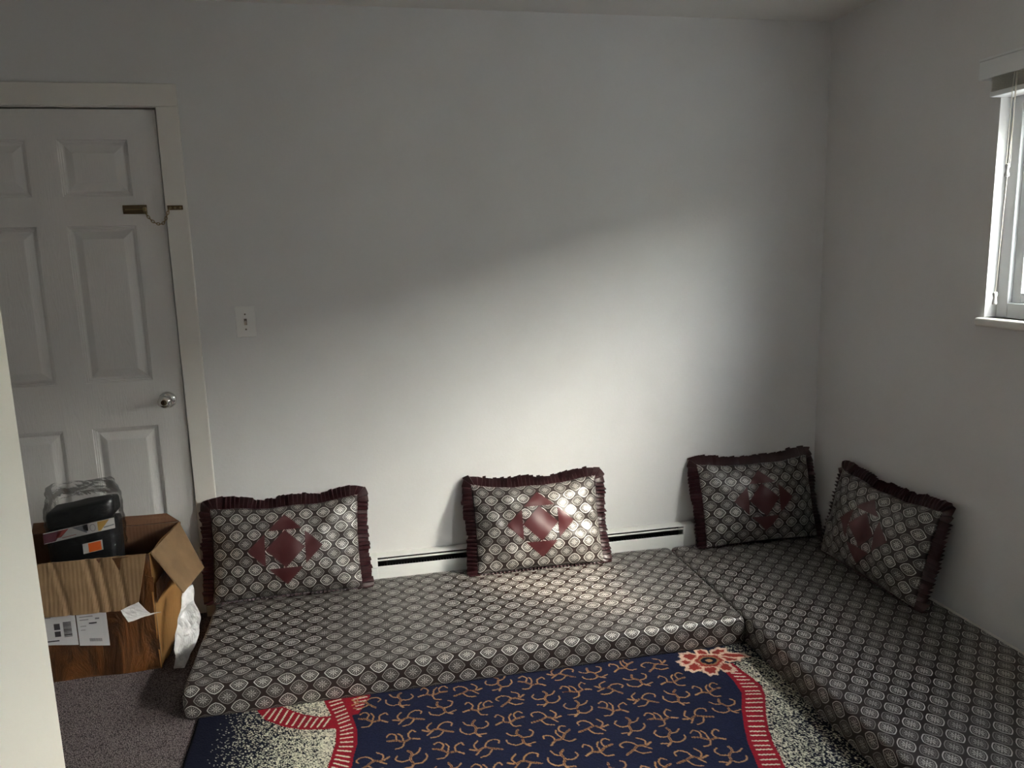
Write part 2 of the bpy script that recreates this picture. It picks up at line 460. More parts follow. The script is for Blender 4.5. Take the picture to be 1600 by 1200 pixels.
for i in range(nl):
    d = acc[-1] * (i + .5) / nl; j = max(k for k in range(len(acc)) if acc[k] <= d); j = min(j, len(cp) - 2)
    p = cp[j].lerp(cp[j + 1], (d - acc[j]) / max(acc[j + 1] - acc[j], 1e-6)); t = (cp[j + 1] - cp[j]).normalized()
    s = t.cross(Vector((0, 1, 0))).normalized(); q = t.cross(s)
    if i % 2: s, q = q, s
    L = acc[-1] / nl * .68
    vs, fs = tube_data([p + t * (c * L) + s * (sn * .0046) for c, sn in ring], .0016, 6, True)
    py_mesh('link', vs, fs, 'brass', ch, True)

# ------------------------------------------------------------------ light switch
sw = empty('light_switch', (-2.551, 0, 1.225)); tag(sw, 'white toggle light switch on the wall beside the door', 'light switch')
sx0, sx1, sz0, sz1 = -2.589, -2.513, 1.163, 1.287
bm = bmesh.new(); add_box(bm, sx0, sx1, -.006, 0, sz0, sz1, .003, 3); from_bm('cover_plate', bm, 'white', sw)
sc = ((sx0 + sx1) / 2, (sz0 + sz1) / 2)
box('toggle_slot', sc[0] - .0055, sc[0] + .0055, -.0068, -.005, sc[1] - .0125, sc[1] + .0125, 'screw', sw, .0005)
bm = bmesh.new(); add_box(bm, -.004, .004, -.017, 0, -.0055, .0055, .0015, 2)
bmesh.ops.rotate(bm, verts=bm.verts[:], cent=(0, 0, 0), matrix=Matrix.Rotation(math.radians(28), 3, 'X')); bmesh.ops.translate(bm, verts=bm.verts[:], vec=(sc[0], -.005, sc[1]))
from_bm('toggle', bm, 'toggle', sw)
for dz in (-.030, .030): lathe('screw', [(.0034, 0), (.0034, .0012), (.001, .0016)], (sc[0], -.006, sc[1] + dz), (0, -1, 0), 'screw', sw, 14)

# ------------------------------------------------------------------ baseboard heater
ht = empty('baseboard_heater', (-1.44, 0, 0)); tag(ht, 'long white metal baseboard heater along the foot of the wall', 'heater')
hx0, hx1 = -2.265, -0.633; D = .060
bx0, bx1 = -2.094, -0.696
def hb(name, x0, x1, y0, y1, z0, z1, mat='enamel', bev=.0015): return box(name, x0, x1, -y1, -y0, z0, z1, mat, ht, bev)
hb('back_plate', hx0, hx1, 0, .004, .02, .198)
bm = bmesh.new()                        # top cover with a drip lip
add_box(bm, bx0, bx1, -D, -.002, .1985, .2010, .0008)
from_bm('top_cover', bm, 'enamel', ht)
hb('damper', bx0, bx1, D - .010, D - .001, .1835, .1895)
hb('front_panel', bx0, bx1, D - .004, D, .022, .160)
hb('element', bx0, bx1, .016, .022, .10, .106, 'fin', 0)
fin_me = None
for k in range(110):                    # aluminium fins on the element
    if fin_me is None: o = hb('fin', -.0006, .0006, .008, .046, .070, .150, 'fin', 0); fin_me = o.data
    else: o = link('fin', fin_me, None, ht)
    o.location.x += bx0 + .03 + k * (bx1 - bx0 - .06) / 109
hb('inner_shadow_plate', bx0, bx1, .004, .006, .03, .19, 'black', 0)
for k in (0.03, .62, .97): hb('bracket', bx0 + k * (bx1 - bx0), bx0 + k * (bx1 - bx0) + .004, .006, D - .004, .04, .19, 'fin', 0)
hb('end_cap', hx0, bx0 + .002, 0, D + .001, .155, .2015, bev=.003); hb('end_cap_lower', hx0, bx0 + .002, 0, D + .001, .02, .154, bev=.002)
hb('end_cap', bx1 - .002, hx1, 0, D + .001, .02, .2015, bev=.006)

# ------------------------------------------------------------------ floor mattresses
def rounded_mattress(name, x0, x1, y0, y1, z0, z1, r, mat, label, swap, seed):
    cx, cy, cz = (x0 + x1) / 2, (y0 + y1) / 2, (z0 + z1) / 2
    a, b, c = (x1 - x0) / 2, (y1 - y0) / 2, (z1 - z0) / 2
    def ticks(h, step):
        n = max(2, int(2 * (h - r) / step)); inner = np.linspace(-(h - r), h - r, n + 1)
        return [-h, -h + r * .18, -h + r * .5] + list(inner) + [h - r * .5, h - r * .18, h]
    tx, ty, tz = ticks(a, .035), ticks(b, .035), ticks(c, .02)
    bm = bmesh.new(); uvl = bm.loops.layers.uv.new('UVMap'); cache = {}
    rnd = Vector((seed, seed * 1.7, 0))
    def V(p):
        k = tuple(round(v, 5) for v in p)
        if k in cache: return cache[k]
        q = Vector(p); core = Vector((max(-a + r, min(a - r, q.x)), max(-b + r, min(b - r, q.y)), max(-c + r, min(c - r, q.z))))
        d = q - core
        if d.length > 1e-9:
            # cube shell to sphere shell, radius r
            m = max(abs(d.x), abs(d.y), abs(d.z)); d = d.normalized() * m
        w = core + d
        # soft fabric: slight puckers along the edges, gentle dips on top
        n1 = noise.noise(Vector((w.x * 3, w.y * 3, 0)) + rnd); n2 = noise.noise(Vector((w.x * 14, w.y * 14, w.z * 14)) + rnd)
        if q.z > -c + .01: w.z += (.003 * n1 + .0012 * n2) * (1 if q.z > 0 else .3)
        if abs(q.z) < c - 1e-4 or True:
            bulge = .006 * math.cos(min(1, abs(w.z) / c) * PI / 2)
            if abs(q.y) > b - r: w.y += math.copysign(bulge + .002 * n2, q.y)
            if abs(q.x) > a - r: w.x += math.copysign(bulge * .3 + .0015 * n2, q.x)
        v = bm.verts.new(w + Vector((cx, cy, cz))); cache[k] = v; return v
    def quad(ps, uvf):
        f = bm.faces.new([V(p) for p in ps]); f.smooth = True
        for l, p in zip(f.loops, ps):
            u, v = uvf(p); l[uvl].uv = (v, u) if swap else (u, v)
    wx, wy = cx, cy
    for i in range(len(tx) - 1):
        for j in range(len(ty) - 1):
            for z in (c, -c):
                ps = [(tx[i], ty[j], z), (tx[i + 1], ty[j], z), (tx[i + 1], ty[j + 1], z), (tx[i], ty[j + 1], z)]
                quad(ps if z > 0 else ps[::-1], lambda p: (wx + p[0], wy + p[1]))
        for k in range(len(tz) - 1):
            for y in (b, -b):
                ps = [(tx[i], y, tz[k]), (tx[i + 1], y, tz[k]), (tx[i + 1], y, tz[k + 1]), (tx[i], y, tz[k + 1])]
                sg = 1 if y > 0 else -1
                quad(ps if y < 0 else ps[::-1], lambda p: (wx + p[0], wy + sg * (b + c - p[2])))
    for j in range(len(ty) - 1):
        for k in range(len(tz) - 1):
            for x in (a, -a):
                ps = [(x, ty[j], tz[k]), (x, ty[j + 1], tz[k]), (x, ty[j + 1], tz[k + 1]), (x, ty[j], tz[k + 1])]
                sg = 1 if x > 0 else -1
                quad(ps if x > 0 else ps[::-1], lambda p: (wx + sg * (a + c - p[2]), wy + p[1]))
    me = bpy.data.meshes.new(name); bm.to_mesh(me); bm.free()
    o = link(name, me, mat)
    sub = o.modifiers.new('soft', 'SUBSURF'); sub.levels = 1; sub.render_levels = 1
    return o
MT = 0.115
mA = rounded_mattress('floor_mattress', -2.742, -0.772, -0.783, -0.066, 0.0, MT, .022, 'broc_A', '', False, 1)
tag(mA, 'long brown and silver brocade floor mattress along the wall with the heater', 'mattress', 'floor mattresses')
mB = rounded_mattress('floor_mattress', -0.768, -0.020, -2.12, -0.072, 0.0, MT + .002, .022, 'broc_B', '', True, 2)
tag(mB, 'long brown and silver brocade floor mattress below the window wall', 'mattress', 'floor mattresses')

# ------------------------------------------------------------------ cushions
def cushion(label, origin, eu, lean, W_, H_, T, seed, ruff_amp=1.0):
    eu = Vector(eu).normalized(); back = Vector((-eu.y, eu.x, 0))           # horizontal direction into the wall
    ev = back * math.sin(lean) + Vector((0, 0, math.cos(lean))); ew = eu.cross(ev)
    if ew.dot(back) > 0: ew = -ew
    O = Vector(origin); root = empty('cushion', O); tag(root, label, 'cushion', 'ruffled cushions on the floor mattresses')
    hw, hh = W_ / 2, H_ / 2; zmin = MT + .006
    rs = Vector((seed * 3.1, seed * 1.3, seed))
    def flat(s, t):
        u = hw * s * (1 - .030 * (1 - t * t)); v = hh * t * (1 - .045 * (1 - s * s))
        return u, v
    def thick(s, t):
        e = max(0, 1 - abs(s) ** 2.6) ** .55 * max(0, 1 - abs(t) ** 2.6) ** .55
        u, v = flat(s, t)
        edge = max(abs(s), abs(t))
        wr = noise.noise(Vector((u * 13, v * 13, 0)) + rs) * .011 + noise.noise(Vector((u * 30, v * 30, 3)) + rs) * .006 * edge
        # gathers running in from the side seams
        wr += .005 * math.sin(v * 95 + 4 * noise.noise(Vector((v * 9, seed, 0)))) * max(0, abs(s) - .72) / .28 * min(1, (1 - abs(s)) * 12)
        return T * e + wr * min(1, e * 2.2)
    sag = lambda s, t: (-.018 * (1 - s * s) + .010 * noise.noise(Vector((s * 2.6, seed * 5.3, 0)))) * max(0, t) ** 2            # top edge dips a little in the middle
    def W3(u, v, w):
        p = O + eu * u + ev * (v + hh) + ew * w
        if p.z < zmin: p.z = zmin + (p.z - zmin) * .08
        return p
    def surf(s, t, off=0.0, side=1):
        u, v = flat(s, t); return W3(u, v + sag(s, t), (thick(s, t) + off) if side > 0 else -thick(s, t) * .55)
    nu, nv = 64, 44; bm = bmesh.new(); uvl = bm.loops.layers.uv.new('UVMap'); vv = {}
    for side in (1, -1):
        for i in range(nu + 1):
            for j in range(nv + 1):
                s, t = -1 + 2 * i / nu, -1 + 2 * j / nv
                s = math.sin(s * PI / 2) * .35 + s * .65; t = math.sin(t * PI / 2) * .35 + t * .65
                edge = i in (0, nu) or j in (0, nv)
                if side < 0 and edge: vv[side, i, j] = vv[1, i, j]; continue
                vv[side, i, j] = (bm.verts.new(surf(s, t, 0, side)), flat(s, t))
        for i in range(nu):
            for j in range(nv):
                q = [vv[side, i, j], vv[side, i + 1, j], vv[side, i + 1, j + 1], vv[side, i, j + 1]]
                if side < 0: q = q[::-1]
                f = bm.faces.new([a[0] for a in q]); f.smooth = True
                for l, a in zip(f.loops, q): l[uvl].uv = (a[1][0] + seed * .013, a[1][1] + seed * .02)
    me = bpy.data.meshes.new('cushion_cover'); bm.to_mesh(me); bm.free(); link('cushion_cover', me, 'broc_P', root)
    # patchwork in the middle: a diamond and four triangles, following the surface
    def st(u, v): return u / hw, v / hh
    def patch(name, A, B_, Cc, D_=None):
        n = 10; vs = []; fs = []; idx = {}
        def P(u, v): s, t = st(u, v); return surf(s, t, .0016)
        if D_ is not None:
            for i in range(n + 1):
                for j in range(n + 1):
                    x, y = i / n, j / n; p = [(1 - x) * (1 - y) * A[k] + x * (1 - y) * B_[k] + x * y * Cc[k] + (1 - x) * y * D_[k] for k in (0, 1)]
                    idx[i, j] = len(vs); vs.append(P(*p))
            for i in range(n):
                for j in range(n): fs.append((idx[i, j], idx[i + 1, j], idx[i + 1, j + 1], idx[i, j + 1]))
        else:
            for i in range(n + 1):
                for j in range(n + 1 - i):
                    x, y = i / n, j / n; p = [A[k] + (B_[k] - A[k]) * x + (Cc[k] - A[k]) * y for k in (0, 1)]
                    idx[i, j] = len(vs); vs.append(P(*p))
            for i in range(n):
                for j in range(n - i):
                    fs.append((idx[i, j], idx[i + 1, j], idx[i, j + 1]))
                    if j < n - i - 1: fs.append((idx[i + 1, j], idx[i + 1, j + 1], idx[i, j + 1]))
        o = py_mesh(name, vs, fs, 'maroon', root, True); o['label'] = 'plain maroon satin patch'
    h = .079; k = .080; e = .069; ap = .150; cv = .004
    patch('diamond_patch', (0, -h + cv), (h, cv), (0, h + cv), (-h, cv))
    patch('triangle_patch', (-e, k + cv), (e, k + cv), (0, ap + cv)); patch('triangle_patch', (e, -k + cv), (-e, -k + cv), (0, -ap + cv))
    patch('triangle_patch', (k, e + cv), (k, -e + cv), (ap, cv)); patch('triangle_patch', (-k, -e + cv), (-k, e + cv), (-ap, cv))
    # light piping seams of the square round the diamond
    # pleated ruffle all round
    per = []
    N = 400
    for q in range(4 * N):
        a = q / N; sd = int(a); f = a - sd; x = -1 + 2 * f
        s, t = [(x, 1), (1, -x), (-x, -1), (-1, x)][sd]; u, v = flat(s, t); per.append((u, v + sag(s, t), s, t))
    cum = [0.0]
    for i in range(len(per)):
        a, b = per[i], per[(i + 1) % len(per)]; cum.append(cum[-1] + math.hypot(b[0] - a[0], b[1] - a[1]))
    Ltot = cum[-1]; npl = int(Ltot / .0165); M_ = npl * 6; vs = []; fs = []; rows_ = 5
    rd = random.Random(seed * 11); jag = [rd.uniform(-.006, .007) for _ in range(npl)]; tw = [rd.uniform(.6, 1.35) for _ in range(npl)]
    j = 0
    for i in range(M_):
        d = Ltot * i / M_
        while cum[j + 1] < d: j += 1
        a, b = per[j], per[(j + 1) % len(per)]; f = (d - cum[j]) / max(1e-9, cum[j + 1] - cum[j])
        u, v, s, t = [a[k] + (b[k] - a[k]) * f for k in range(4)]
        tx_, ty_ = b[0] - a[0], b[1] - a[1]; ln = math.hypot(tx_, ty_) or 1; tx_, ty_ = tx_ / ln, ty_ / ln
        # outward: blend of edge normal and corner direction
        nx, ny = ty_ * -1, tx_
        c_ = max(0, min(abs(s), abs(t)) - .86) / .14
        nx, ny = -nx, -ny
        if nx * s * hw + ny * t * hh < 0: nx, ny = -nx, -ny
        cxn, cyn = math.copysign(.7071, s), math.copysign(.7071, t)
        nx, ny = nx * (1 - c_) + cxn * c_, ny * (1 - c_) + cyn * c_; ln = math.hypot(nx, ny); nx, ny = nx / ln, ny / ln
        pk = i // 6; ph = (i % 6) / 6; saw = (ph if ph < .84 else (1 - ph) * 5.2) - .42
        wid = .046 + jag[pk] * (0.4 + .6 * ph) + .012 * noise.noise(Vector((d * 7, seed, 0)))
        for r_ in range(rows_):
            g = r_ / (rows_ - 1)
            amp = (.005 + .016 * g) * tw[pk] * ruff_amp
            curl = -.016 * g * g                                   # flares back towards the wall
            vs.append(W3(u + nx * wid * g - nx * .004, v + ny * wid * g - ny * .004, saw * amp + curl))
    for i in range(M_):
        for r_ in range(rows_ - 1):
            k2 = (i + 1) % M_; fs.append((i * rows_ + r_, k2 * rows_ + r_, k2 * rows_ + r_ + 1, i * rows_ + r_ + 1))
    o = py_mesh('ruffle', vs, fs, 'ruffle', root); o['label'] = 'pleated dark maroon ruffle'
    sol = o.modifiers.new('cloth', 'SOLIDIFY'); sol.thickness = .0016; sol.offset = 0
    return root

BZ = MT + .004
cushion('brocade cushion with maroon ruffle and patchwork standing beside the cardboard box', (-2.452, -0.165, BZ), (1, 0, 0), math.radians(17), .590, .385, .070, 1)
cushion('brocade cushion with maroon ruffle and patchwork, brightest lit, in front of the heater', (-1.400, -0.172, BZ), (1, -.02, 0), math.radians(19), .560, .385, .072, 2)
cushion('brocade cushion with dark ruffle against the back wall in the corner', (-0.345, -0.150, BZ), (1, 0, 0), math.radians(18), .560, .385, .068, 3)
cushion('brocade cushion with dark ruffle leaning on the window wall', (-0.150, -0.600, BZ), (0, -1, 0), math.radians(14), .590, .385, .070, 4)

# ------------------------------------------------------------------ rug
def build_rug():
    X0, X1, Z = -2.700, -0.745, .008
    YA, YB, YE = -0.768, -1.80, -2.95
    xs = np.arange(X0, X1, .0025); ys = np.concatenate([np.arange(YA, YB, -.0025), np.arange(YB, YE, -.010)])
    gx, gy = np.meshgrid(xs, ys); ny, nx = gx.shape
    rg = np.random.default_rng(3)
    lin = lambda r, g, b: np.array(srgb(r, g, b)[:3])
    navy, navy2, gold, red, cream, dkgold = lin(25, 30, 54), lin(17, 20, 36), lin(176, 134, 94), lin(146, 22, 38), lin(236, 232, 208), lin(92, 54, 34)
    col = np.empty((ny, nx, 3)); n1 = rg.random((ny, nx))
    col[:] = navy
    col *= (0.8 + .4 * n1)[..., None]
    def interp(pts, y): p = sorted([(b, a) for a, b in pts]); return np.interp(y, [q[0] for q in p], [q[1] for q in p])
    # red bands given as left/right edges against y
    Ll = [(-2.302, -.77), (-2.300, -.787), (-2.275, -.874), (-2.259, -.951), (-2.259, -1.023), (-2.269, -1.076), (-2.279, -1.132), (-2.31, -1.25), (-2.36, -1.40), (-2.38, -1.6), (-2.33, -1.9), (-2.27, -2.2), (-2.30, -2.6), (-2.3, -3)]
    Lr = [(-2.235, -.77), (-2.233, -.785), (-2.210, -.883), (-2.194, -.967), (-2.194, -1.039), (-2.204, -1.092), (-2.211, -1.149), (-2.24, -1.26), (-2.285, -1.40), (-2.30, -1.6), (-2.26, -1.9), (-2.2, -2.2), (-2.23, -2.6), (-2.23, -3)]
    Rl = [(-.925, -.86), (-.934, -.928), (-.934, -1.012), (-.942, -1.077), (-.986, -1.158), (-1.024, -1.245), (-1.051, -1.316), (-1.065, -1.379), (-1.078, -1.427), (-1.10, -1.52), (-1.11, -1.65), (-1.08, -1.9), (-1.15, -2.3), (-1.1, -3)]
    Rr = [(-.885, -.86), (-.879, -.925), (-.862, -1.002), (-.858, -1.055), (-.877, -1.112), (-.927, -1.205), (-.960, -1.278), (-.981, -1.342), (-.992, -1.40), (-1.005, -1.445), (-1.03, -1.53), (-1.035, -1.65), (-1.0, -1.9), (-1.07, -2.3), (-1.02, -3)]
    ll, lr, rl, rr = (interp(p, gy) for p in (Ll, Lr, Rl, Rr))
    # speckle: left of the left band, right of the right band
    def speckle(mask, dens):
        coarse = rg.random((ny // 2 + 1, nx // 2 + 1)).repeat(2, 0).repeat(2, 1)[:ny, :nx]
        v = .55 * n1 + .45 * coarse; thr = np.quantile(v, np.linspace(0, 1, 101))
        on = v < np.interp(np.clip(dens, 0, 1), np.linspace(0, 1, 101), thr)
        m = mask & on; col[m] = cream * (0.75 + .3 * rg.random((ny, nx)))[m][:, None]
        m = mask & ~on; col[m] = navy2
    dl = np.clip((gx + 2.64) / .34, 0, 1) ** 1.2 * .68
    speckle(gx < ll, dl)
    dr_ = np.clip(.46 - (gx - rr) / .75, 0.0, .46) * np.clip((-.80 - gy) / .12, .25, 1)  # woven fade, thinned further to stand in for the mattress shadow
    speckle((gx > rr) & (gy < -.84), dr_); speckle((gy >= -.86) & (gx > -.86), np.full_like(gx, .16))
    navy_in = (gx > lr) & (gx < rl)
    # second red band sweeping in from the left
    lo = [(-2.517, -.781), (-2.483, -.843), (-2.425, -.893), (-2.366, -.924), (-2.298, -.941), (-2.255, -.944)]
    up = [(-2.445, -.770), (-2.425, -.789), (-2.395, -.819), (-2.357, -.847), (-2.311, -.869), (-2.262, -.874)]
    ylo = np.interp(gx, [p[0] for p in lo], [p[1] for p in lo], left=0); yup = np.interp(gx, [p[0] for p in up], [p[1] for p in up], left=0)
    s_band = (gx > -2.525) & (gx < ll + .01) & (gy > ylo) & (gy < yup)
    tri = (gy < -.76) & (gx > lr - .005) & (gx < -2.150 - .42 * np.clip(-.79 - gy, 0, 1)) & (gy > -.885)
    l_band = (gx >= ll) & (gx <= lr); r_band = (gx >= rl) & (gx <= rr) & (gy < -.90)
    for m in (s_band, tri, l_band, r_band): col[m] = red * (0.8 + .4 * n1)[m][:, None]
    # cream ticks across the bands
    def seg(p, q, w, c, c2=None, w2=0):
        (ax, ay), (bx, by) = p, q
        i0 = max(0, int((min(ax, bx) - w - X0) / .0025)); i1 = min(nx, int((max(ax, bx) + w - X0) / .0025) + 2)
        yy = ys; jm = np.where((yy < max(ay, by) + w) & (yy > min(ay, by) - w))[0]
        if len(jm) == 0 or i1 <= i0: return
        j0, j1 = jm[0], jm[-1] + 1
        x, y = gx[j0:j1, i0:i1], gy[j0:j1, i0:i1]; dx, dy = bx - ax, by - ay
        t = np.clip(((x - ax) * dx + (y - ay) * dy) / (dx * dx + dy * dy + 1e-12), 0, 1)
        d = np.hypot(x - ax - t * dx, y - ay - t * dy)
        sub = col[j0:j1, i0:i1]; sub[d < w] = c
        if c2 is not None: sub[d < w2] = c2
    rd = random.Random(8)
    y = -.79
    while y > -2.9:
        a, b = float(interp(Ll, y)), float(interp(Lr, y)); tl = .012 * math.sin(y * 9)
        seg((a + .016, y + tl + .006), (b - .014, y - tl - .004), .0028, cream * .9); y -= .0215 + rd.uniform(-.003, .003)
    y = -.925
    while y > -2.9:
        a, b = float(interp(Rl, y)), float(interp(Rr, y))
        seg((a + .018, y + .004), (b - .016, y - .006), .0026, cream * .9); y -= .0215 + rd.uniform(-.004, .004)
    for k in range(11):
        x = -2.485 + k * .0195; a, b = np.interp(x, [p[0] for p in lo], [p[1] for p in lo]), np.interp(x, [p[0] for p in up], [p[1] for p in up])
        a, b = a + (b - a) * .2, a + (b - a) * .8
        seg((x - .008, a), (x + .010, b), .0026, cream * .9)
    for k in range(4): seg((-2.203 + k * .003, -.795 - k * .021), (-2.160 - k * .006, -.789 - k * .021), .0026, cream * .9)
    # gold twigs on the navy field
    TW = [[[(-.5, .10), (-.28, -.02), (-.05, .03), (.15, -.12), (.42, -.28)], [(-.05, .03), (.08, .22), (.28, .30), (.46, .20), (.42, .06)], [(-.28, -.02), (-.34, .22), (-.16, .40)], [(.15, -.12), (-.05, -.34), (-.30, -.36)], [(-.16, .0), (-.40, -.2)]],
          [[(-.15, -.42), (.0, -.22), (-.02, .02), (.10, .26), (.02, .44)], [(.0, -.22), (.24, -.28), (.46, -.12), (.48, .05)], [(-.02, .02), (-.28, .02), (-.42, .20), (-.34, .34)], [(.05, .16), (.28, .22), (.40, .38)], [(-.08, -.32), (-.34, -.30)]],
          [[(-.46, -.25), (-.22, -.12), (.0, -.16), (.22, .0), (.46, .08)], [(.0, -.16), (.12, -.38), (.34, -.40)], [(-.22, -.12), (-.20, .12), (-.38, .28), (-.46, .16)], [(.22, .0), (.16, .24), (.30, .40), (.44, .30)], [(.02, -.12), (.0, .14), (.08, .30)]]]
    def smooth(st_):
        c = [Vector((p[0], p[1], 0)) for p in st_]; return [(q.x, q.y) for q in cat(c, 5)]
    TW = [[smooth(st_) for st_ in tw] for tw in TW]
    k = 0
    for r_ in range(22):
        yc = -.820 - r_ * .1045; sh = (0.0, .022, -.004, .014)[r_ % 4]
        for c_ in range(14):
            xc = -2.165 + c_ * .1125 + sh; yy = yc - (.021 if c_ % 2 else 0) + rd.uniform(-.004, .004)
            k += 1
            if xc - .05 < float(interp(Lr, yy)) - .02 or xc + .035 > float(interp(Rl, min(yy, -.86))): continue
            if yy > -.93 and xc > -1.10: continue
            tw = TW[(c_ + 2 * r_) % 3]; mir = -1 if (c_ * 3 + r_) % 2 else 1; an = rd.uniform(-.35, .35); ca, sa = math.cos(an), math.sin(an); sc_ = .098
            for si, st_ in enumerate(tw):
                pts = [(xc + sc_ * (ca * mir * p[0] - sa * p[1]), yy + sc_ * (sa * mir * p[0] + ca * p[1])) for p in st_]
                for a, b in zip(pts, pts[1:]): seg(a, b, .0034 if si == 0 else .0024, gold)
            pts = [(xc + sc_ * (ca * mir * p[0] - sa * p[1]), yy + sc_ * (sa * mir * p[0] + ca * p[1])) for p in tw[0]]
            for a, b in zip(pts[4:], pts[5:]): seg(a, b, .0015, dkgold)
    # flower in the far right corner of the field
    fx, fy = -.955, -.862
    def blob(cx, cy, rx, ry, rot, c, fr=.12, k=5):
        x, y = gx - cx, gy - cy; ca, sa = math.cos(rot), math.sin(rot); u, v = (ca * x + sa * y) / rx, (-sa * x + ca * y) / ry
        r = np.hypot(u, v) * (1 + fr * np.sin(k * np.arctan2(v, u))) + (n1 - .5) * .16
        m = r < 1; col[m] = c * (0.85 + .3 * n1)[m][:, None]
    rust, pink, tan_ = lin(150, 52, 44), lin(222, 190, 168), lin(158, 118, 84)
    for an, dd, rx, ry in ((3.0, .070, .045, .032), (2.4, .072, .042, .030), (3.6, .072, .045, .030), (1.6, .055, .048, .026), (.7, .075, .045, .032), (.0, .085, .045, .030), (4.4, .070, .042, .030), (5.2, .075, .040, .028)):
        cx, cy = fx + dd * math.cos(an), fy + dd * .8 * math.sin(an); blob(cx, cy, rx, ry, an, pink, .10, 7); blob(cx - .005 * math.cos(an), cy - .004 * math.sin(an), rx * .74, ry * .66, an, rust, .10, 7)
    blob(fx + .10, fy + .012, .058, .020, -.35, pink); blob(fx + .10, fy + .012, .042, .011, -.35, rust)
    blob(fx, fy, .058, .046, 0, pink, .08, 6); blob(fx, fy, .050, .039, 0, rust, .08, 6); blob(fx, fy, .036, .028, 0, tan_, .05, 6); blob(fx, fy, .030, .022, 0, navy2, 0); blob(fx, fy, .013, .010, 0, gold, 0)
    # dark woven border line at the left edge
    m = gx < X0 + .010; col[m] = lin(12, 13, 22)
    # pile relief
    z = Z + (n1 - .5) * .0016 + .0006 * np.sin(gx * 40) * np.sin(gy * 33)
    edge = np.minimum(np.minimum(gx - X0, X1 - gx), np.minimum(YA - gy + .004, gy - YE)); z = np.where(edge < .004, z - .0035, z)
    co = np.stack([gx, gy, z], -1).reshape(-1, 3)
    # rim down to the floor
    idx = np.arange(ny * nx).reshape(ny, nx)
    f = np.stack([idx[:-1, :-1], idx[1:, :-1], idx[1:, 1:], idx[:-1, 1:]], -1).reshape(-1, 4)
    loop = np.concatenate([idx[0, :], idx[1:, -1], idx[-1, -2::-1], idx[-2:0:-1, 0]])
    rim = co[loop].copy(); rim[:, 2] = .0005; base = len(co); co = np.concatenate([co, rim]); nl_ = len(loop)
    a = loop; b = np.roll(loop, -1); ra = base + np.arange(nl_); rb = np.roll(ra, -1)
    f = np.concatenate([f, np.stack([b, a, ra, rb], -1)])
    cc = col.reshape(-1, 3); cc = np.concatenate([cc, cc[loop]])
    me = bpy.data.meshes.new('rug'); me.vertices.add(len(co)); me.vertices.foreach_set('co', co.astype(np.float32).ravel())
    me.loops.add(len(f) * 4); me.loops.foreach_set('vertex_index', f.astype(np.int32).ravel())
    me.polygons.add(len(f)); me.polygons.foreach_set('loop_start', np.arange(0, len(f) * 4, 4, dtype=np.int32))
    me.update(calc_edges=True); me.validate()
    at = me.color_attributes.new('weave', 'FLOAT_COLOR', 'POINT')
    at.data.foreach_set('color', np.concatenate([cc, np.ones((len(cc), 1))], 1).astype(np.float32).ravel())
    me.polygons.foreach_set('use_smooth', np.ones(len(f), dtype=bool))
    m, nt, b_ = new_mat('rug_pile')
    vc = nt.nodes.new('ShaderNodeVertexColor'); vc.layer_name = 'weave'
    n = tex(nt, 'noise', 35, Detail=4.0)
    nt.links.new(mixc(nt, n.step(.3, .7) * 0.22, vc.outputs[0], (0.01, 0.012, 0.025, 1)), b_.inputs['Base Color'])
    b_.inputs['Roughness'].default_value = .9; b_.inputs['Specular IOR Level'].default_value = .15; b_.inputs['Sheen Weight'].default_value = .0
    bump(nt, b_, tex(nt, 'noise', 420, Detail=2.0), .5, .004)
    o = link('rug', me, m)
    return tag(o, 'navy area rug with gold twig motifs, red ticked bands and a flower', 'rug')
build_rug()

# ------------------------------------------------------------------ cardboard box
def card_mat(name, c1, c2, rough, ang, lines=150, coat=0.0):
    m, nt, b = new_mat(name)
    w = tex(nt, 'wave', (lines * math.cos(ang) / 6.28, 0, lines * math.sin(ang) / 6.28), Distortion=0.6)
    n = tex(nt, 'noise', 9, Detail=5.0)
    nt.links.new(mixc(nt, n.step(.3, .7), c1, c2), b.inputs['Base Color'])
    b.inputs['Roughness'].default_value = rough; b.inputs['Coat Weight'].default_value = coat; b.inputs['Coat Roughness'].default_value = .25
    bump(nt, b, w * .5 + n, .35, .003)
    return m
MAT['card'] = card_mat('cardboard', srgb(138, 111, 80), srgb(122, 96, 68), .75, .25)
MAT['card_side'] = card_mat('cardboard_side', srgb(166, 122, 72), srgb(150, 108, 62), .7, 0)
MAT['card_in'] = card_mat('cardboard_inside', srgb(120, 86, 62), srgb(104, 72, 52), .8, .0)
def tape_mat():
    m, nt, b = new_mat('brown_packing_tape')
    n = tex(nt, 'noise', (14, 14, 3.5), Detail=6.0, Roughness=.65, Distortion=1.2)
    nt.links.new(mixc(nt, n.step(.35, .7), srgb(50, 29, 16), srgb(112, 70, 38)), b.inputs['Base Color'])
    b.inputs['Roughness'].default_value = .28
    bump(nt, b, n, .9, .02)
    return m
MAT['tape'] = tape_mat()

